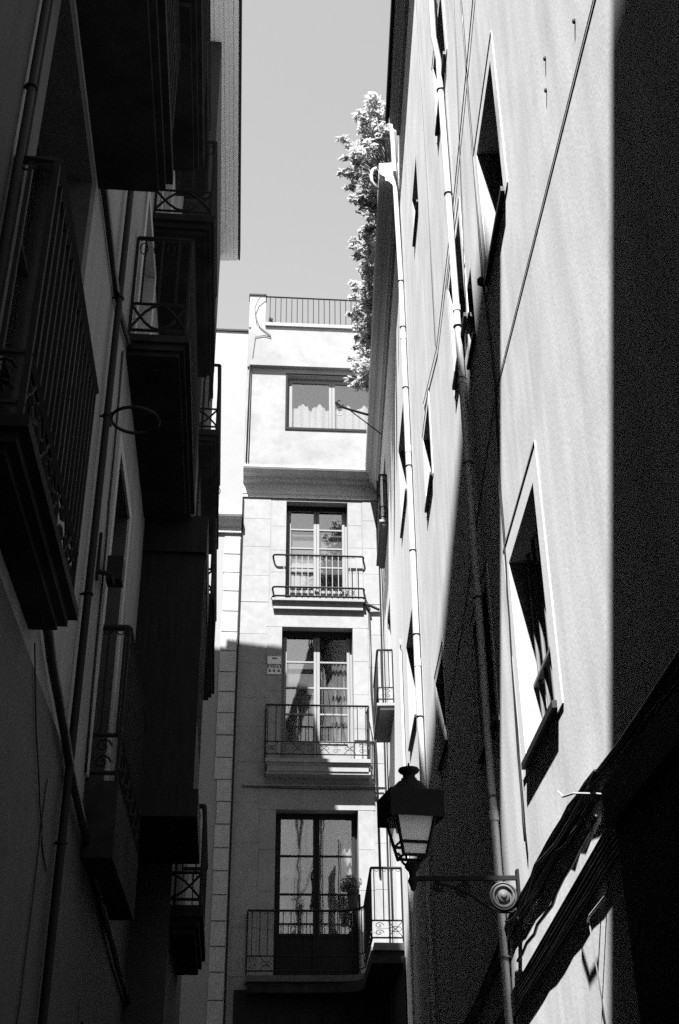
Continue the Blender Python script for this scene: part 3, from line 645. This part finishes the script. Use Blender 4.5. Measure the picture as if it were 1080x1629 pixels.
jb = solo('junction_box', MB(RIGHT).lathe([(.016, 0), (.026, .012), (.026, .045), (.016, .06)], (6.03, .028, 6.68), 12), 'iron', 'small round black junction box below the sill of the upper near window', 'junction box', RIGHT(6.03, .0, 6.66))
# slack bundle of black cables across the lower right wall
GB = 'slack black cables bundled along the right wall'
for k in range(6):
    o0 = .011 + (.010 if k > 4 else 0); dz = .028 - .017 * (k % 5); w = .004
    pts = [(1.2, o0, 2.90 + dz)] + sag((2.6, o0, 2.885 + dz), (4.65, o0, 2.86 + dz), .01 + random.uniform(0, .02), 10, w) + sag((4.65, o0, 2.86 + dz), (5.4, o0, 2.85 + dz), random.uniform(-.01, .03), 6, w)[1:] + sag((5.4, o0, 2.85 + dz), (6.9, o0, 2.775 + dz), random.uniform(-.02, .04), 8, w)[1:] + sag((6.9, o0, 2.775 + dz), (12.4, o0, 2.35 + dz), .1, 8, w)[1:]
    cable(pts, .009 + random.uniform(0, .003), 'black cable in the thick slack bundle strung along the lower right wall', GB, RIGHT)
for k in range(2):
    pts = sag((4.3, .05, 2.86), (5.75, .06, 2.82), -.02 + .06 * k, 8, .004) + sag((5.75, .06, 2.82), (6.95, .05, 2.76), .07, 8, .004)[1:]
    cable(pts, .008, ('stray cable arching above', 'stray cable dipping below')[k] + ' the black bundle near the lamp bracket', None, RIGHT)
for k in range(6):
    o0, dz = .011, -.010 - .022 * k
    pts = [(1.2, o0, 2.78 + dz)] + sag((2.6, o0, 2.73 + dz), (4.34, o0, 2.67 + dz), .0, 8, .001) + sag((4.34, o0, 2.67 + dz), (7.07, o0, 2.42 + dz), random.uniform(-.004, .010) if k > 1 else 0, 12, .002 if k > 1 else 0)[1:] + sag((7.07, o0, 2.42 + dz), (12.4, o0, 1.9 + dz), .02, 8, .003)[1:]
    cable(pts, .0115 + random.uniform(0, .001), 'black cable in the lower sloping bundle beneath the slack bundle on the right wall', 'sloping black cables below the slack bundle', RIGHT)
cable(sag((4.5, .02, 2.74), (6.75, .03, 2.52), .015, 12, .008), .009, 'single loose cable hanging between the two black bundles on the right wall', None, RIGHT)
clp = solo('cable_tie', MB(RIGHT).tube([(4.80, .10, 2.92), (4.66, .11, 2.86), (4.5, .10, 2.83), (4.40, .03, 2.80), (4.34, .0, 2.78)], .005, 6), 'zinc', 'bare metal hook wire holding the cable bundle to the right wall', 'cable hook', RIGHT(4.5, 0, 2.8))
hk = solo('wall_hook', MB(RIGHT).tube([(4.55, .0, 2.46), (4.68, .05, 2.40), (4.70, .055, 2.38)], .005, 6).tube([(4.70, .05, 2.38), (4.72, .03, 2.1), (4.74, .01, 1.7)], .003, 5), 'zinc', 'small pale hook with a cord hanging below the cable bundles on the right wall', 'hook', RIGHT(4.7, 0, 1.7))
# dark boards added at the near right to stand in for shade
SF = thing('dark_front', 'added dark boards in place of shade low on the right wall close to the viewer', 'dark_front', RIGHT(3, 0, 0))
part('shade_board', MB(RIGHT).box(.5, 4.15, .0005, .035, 0, 2.62), 'wood', SF)
part('shade_fascia', MB(RIGHT).box(.5, 4.2, .0005, .06, 2.62, 2.76), 'wood', SF)

# ------------------------------------------------------------------ wrought-iron wall lantern
LX, LY = .455, 6.67
LF = Frame((LX, LY, 0), (math.cos(rad(12)), math.sin(rad(12)), 0), (-math.sin(rad(12)), math.cos(rad(12)), 0))
SL = thing('street_lamp', 'black wrought iron lantern with frosted panes on a scrolled bracket from the right wall', 'street lamp', (LX, LY, 2.9))
part('arm', MB().box(LX - .02, 1.035, LY - .014, LY + .014, 2.935, 2.958).box(1.035, 1.05, LY - .03, LY + .03, 2.70, 2.99), 'iron', SL)
scr = MB()
def spiral(cx, cz, r0, r1, t0, t1, rt, n=30, y=LY): scr.tube([(cx + (r0 + (r1 - r0) * k / n) * math.cos(t0 + (t1 - t0) * k / n), y, cz + (r0 + (r1 - r0) * k / n) * math.sin(t0 + (t1 - t0) * k / n)) for k in range(n + 1)], rt, 6)
spiral(.962, 2.848, .082, .012, math.pi * 1.1, math.pi * 6.2, .010, 44); spiral(.962, 2.848, .072, .05, 0, math.pi * 2, .006); scr.lathe([(.02, -.008), (.02, .008)], (.962, LY, 2.848), 10)
spiral(.73, 2.885, .045, .008, math.pi * .5, -math.pi * 3.4, .008, 30); spiral(.60, 2.90, .032, .008, math.pi * .5, math.pi * 3.9, .007, 24)
scr.tube([(1.04, LY, 2.79), (1.0, LY, 2.762), (.93, LY, 2.765), (.85, LY, 2.80), (.77, LY, 2.86), (.68, LY, 2.90), (.58, LY, 2.925)], .009, 6)
scr.tube([(1.04, LY, 2.72), (1.01, LY, 2.74), (1.03, LY, 2.77), (.99, LY, 2.775)], .010, 6)
part('scroll', scr, 'iron', SL)
ros = MB(Frame((.955, LY - .012, 2.848), (1, 0, 0), (0, 0, 1), (0, -1, 0)))
ros.lathe([(.070, -.03), (.078, -.012), (.075, .004), (.070, .006), (.067, -.004), (.064, -.005), (.062, .008), (.052, .010), (.048, -.004), (.036, -.004), (.032, .012), (.020, .016), (.012, .024), (.004, .026)], (0, 0, 0), 28)
part('rosette', ros, 'lit_iron', SL)
part('socket', MB(LF).lathe([(.008, -.085), (.018, -.06), (.030, -.03), (.018, -.005), (.024, .02), (.045, .045), (.036, .07), (.02, .075)], (0, 0, 2.965), 14), 'iron', SL)
leg = MB(LF)
for sx, sy in ((1, 1), (1, -1), (-1, 1), (-1, -1)): leg.tube([(sx * .018, sy * .018, 3.01), (sx * .045, sy * .045, 3.045), (sx * .05, sy * .05, 3.075), (sx * .064, sy * .064, 3.10)], .0075, 6)
part('cradle', leg, 'iron', SL)
hb, ht, zb, zm, ztp = .070, .118, 3.085, 3.135, 3.30
fr_ = MB(LF)
for sx, sy in ((1, 1), (1, -1), (-1, 1), (-1, -1)): fr_.tube([(sx * hb * .92, sy * hb * .92, zb - .03), (sx * ht, sy * ht, ztp)], .0095, 4)
def hoop(h, z, r):
    c = [(-h, -h), (h, -h), (h, h), (-h, h), (-h, -h)]
    for p, q in zip(c, c[1:]): fr_.tube([(*p, z), (*q, z)], r, 4)
hw = lambda z: hb * .92 + (ht - hb * .92) * (z - zb + .03) / (ztp - zb + .03)
hoop(hw(zm), zm, .009); hoop(hw(zb - .02), zb - .02, .009)
part('lantern_frame', fr_, 'iron', SL)
for ang in range(4):
    ca, sa = math.cos(ang * math.pi / 2), math.sin(ang * math.pi / 2)
    def P(x, y, z): return (x * ca - y * sa, x * sa + y * ca, z)
    for z0, z1 in ((zb - .015, zm - .006), (zm + .006, ztp)):
        w0, w1 = hw(z0) - .004, hw(z1) - .004
        g_ = MB(LF); g_.quad(P(-w0, -w0, z0), P(w0, -w0, z0), P(w1, -w1, z1), P(-w1, -w1, z1)); part('pane', g_, 'frost' if ang == 0 else 'lampglass', SL)
hood = MB(LF).loft4([(.158, 3.262), (.158, 3.415), (.150, 3.42), (.110, 3.425)], (0, 0, 0)); 
hood.f.pop(-2)                                     # open underneath
part('hood', hood, 'iron', SL)
hd = MB(LF).lathe([(.112, 3.415), (.106, 3.44), (.092, 3.468), (.066, 3.495), (.046, 3.503), (.046, 3.515), (.036, 3.52), (.036, 3.54), (.056, 3.552), (.064, 3.564), (.058, 3.576), (.03, 3.584), (.008, 3.588), (.004, 3.61)], (0, 0, 0), 22); hd.smooth = True
part('chimney', hd, 'iron', SL)

# ------------------------------------------------------------------ hoist pole on the terrace edge
hpz = thing('hoist_pole', 'thin iron hoist pole with pulley reaching out from under the terrace planting', 'hoist pole', (.95, 17.6, 14.3))
def pxY(x, y, Y):
    d = R @ Vector((x - 540.0, -(y - 814.5), -F)); t = Y / d.y; q = d * t; return (q.x, q.y, q.z + CAM_Z)
YY = 17.6
rod = MB().tube([pxY(586, 660, YY), pxY(558, 652, YY), pxY(543, 647, YY), pxY(534, 640, YY)], .022, 6)
rod.tube([pxY(548, 649, YY)] + [pxY(540 + 5 * math.cos(t * .7), 643 + 6 * math.sin(t * .7), YY) for t in range(8)], .012, 5)
part('rod', rod, 'iron', hpz); part('stay', MB().tube([pxY(553, 650, YY), pxY(607, 691, YY - .02)], .012, 5), 'iron', hpz)
part('pulley', MB().ring(pxY(540, 658, YY), .035, .010, 'b', 12, 5), 'zinc', hpz)

random.seed(23)
# ------------------------------------------------------------------ planting along the terrace edge
def leaf_mesh(centres, nleaf, size, aspect=.42):
    mb = MB()
    for (c, rx, ry, rz), cnt in zip(centres, nleaf):
        for _ in range(cnt):
            d = Vector((random.gauss(0, 1), random.gauss(0, 1), random.gauss(0, 1))).normalized() * (random.random() ** .45)
            q = Vector((c[0] + d.x * rx, c[1] + d.y * ry, c[2] + d.z * rz)); s_ = size * random.uniform(.6, 1.25)
            # leaves turn their faces towards the light
            nv = (SUN * 1.1 + Vector((random.gauss(0, .6), random.gauss(0, .6), random.gauss(0, .6)))).normalized()
            a = nv.orthogonal().normalized(); a.rotate(Matrix.Rotation(random.random() * 6.28, 3, nv)); b = nv.cross(a) * aspect
            nrm = nv * .08
            mb.f.append([len(mb.v) + k for k in range(4)]); mb.v += [q - a * s_ * .5, q + b * s_ * .5 + nrm * s_, q + a * s_ * .5, q - b * s_ * .5 + nrm * s_]
    return mb
GS = 'shrubs planted along the terrace edge'
SH = [(13.05, .84, 15.85, .17, .35, .62), (13.4, .62, 15.6, .24, .5, .62), (14.1, .68, 15.3, .20, .55, .52), (15.2, .72, 15.15, .17, .55, .42), (16.2, .68, 15.1, .20, .5, .40), (17.1, .72, 15.0, .16, .45, .34), (18.2, .70, 14.95, .18, .5, .32)]
SLAB = ['tall shrub nearest the upper cornice on the terrace edge', 'widest shrub leaning out over the end of the lower cornice', 'shrub just beyond the cornice end on the terrace', 'narrow shrub beside the middle of the terrace edge', 'bright shrub in front of the far terrace railing', 'thin shrub beside the attic window head', 'farthest shrub drooping in front of the attic window']
for (y, x, z, rx, ry, rz), lb in zip(SH, SLAB):
    b = thing('shrub', lb, 'shrub', (1.0, y, 14.6), GS)
    cl = []; cnt = []
    for k in range(13):
        c = (x + random.uniform(-.75, .9) * rx, y + random.uniform(-1, 1) * ry, z + random.uniform(-.9, .9) * rz); r = random.uniform(.10, .21)
        cl.append((c, r, r, r * 1.1)); cnt.append(int(480 * r))
    for k in range(4):
        c = (x - rx * random.uniform(.9, 1.7), y + random.uniform(-.8, .8) * ry, max(14.75, z + random.uniform(-.8, .5) * rz)); cl.append((c, .10, .07, .07)); cnt.append(34)
    part('foliage', leaf_mesh(cl, cnt, .125), 'leaf', b, False)
    sm = MB()
    for c, *_ in cl: sm.tube([(1.0, y, 14.62), ((1.0 + c[0]) / 2, (y + c[1]) / 2, (14.7 + c[2]) / 2 + .1), c], [.02, .012, .005], 5)
    part('stem', sm, 'stem', b)

# potted plant hanging on the lowest balcony
pp = thing('flower_pot', 'small bushy plant in a dark pot hooked on the curved balcony rail', 'flower pot', FAR(.86, .62, 5.25))
PX = FAR(.83, .62, 0)
pm = MB().lathe([(.075, 5.33), (.10, 5.60), (.112, 5.60), (.112, 5.65), (.095, 5.65)], (PX.x, PX.y, 0), 16); part('pot', pm, 'pot', pp)
part('hanger', MB().ring((PX.x, PX.y, 5.56), .12, .008, 'c', 16, 5).box(PX.x + .09, PX.x + .13, PX.y - .01, PX.y + .01, 5.3, 5.56), 'iron', pp)
part('foliage', leaf_mesh([((PX.x - .03, PX.y, 5.77), .19, .18, .14), ((PX.x - .14, PX.y, 5.68), .09, .1, .09)], [620, 190], .06, .3), 'leaf_dark', pp, False)
t = thing('terrace_plant', 'tiny dark potted plant at the left end of the terrace railing', 'plant', ATF(-.87, .0, 18.19))
part('foliage', leaf_mesh([(tuple(ATF(-.86, -.02, 18.36)), .05, .05, .10)], [120], .06), 'leaf_dark', t, False)
part('stem', MB(ATF).tube([(-.86, -.02, 18.19), (-.86, -.02, 18.36)], .01, 5), 'stem', t)

# cables on the far facade
cable(sag((-1.17, .04, 7.62), (1.48, .05, 7.60), .02), .012, 'dark cable strung across the stone house below the middle balcony', None, FAR)
cable([(1.29, .03, 11.3), (1.30, .03, 9.5), (1.36, .03, 8.3), (1.38, .03, 6.0)], .022, 'dark vertical conduit to the right of the middle french window', None, FAR)
cable([(-1.2, .40, 18.0), (-1.27, .40, 17.6), (-1.30, .37, 16.9), (-1.31, .37, 14.5)], .012, 'thick dark cable dropping down the left edge of the attic wall', None, FAR)
cable([(-1.02, .47, 19.0), (-1.16, .47, 18.85), (-1.23, .46, 18.6), (-1.2, .46, 18.3), (-1.1, .46, 18.05), (-.86, .46, 17.83), (-.84, .46, 17.78), (-1.0, .46, 17.83), (-1.2, .46, 17.78), (-1.24, .44, 17.2), (-1.26, .36, 16.9), (-1.26, .36, 14.5)], .009, 'slack looping cable sagging from the terrace pier across the attic wall', None, FAR)
bk = solo('wall_bracket', MB(FAR).tube([(1.2, .03, 11.42), (1.28, .10, 11.36), (1.5, .05, 11.28)], .03, 6).tube([(1.22, .05, 11.5), (1.3, .1, 11.25)], .022, 6), 'darkpipe', 'dark iron wall bracket right of the upper balcony', 'wall bracket', FAR(1.3, 0, 11.3))
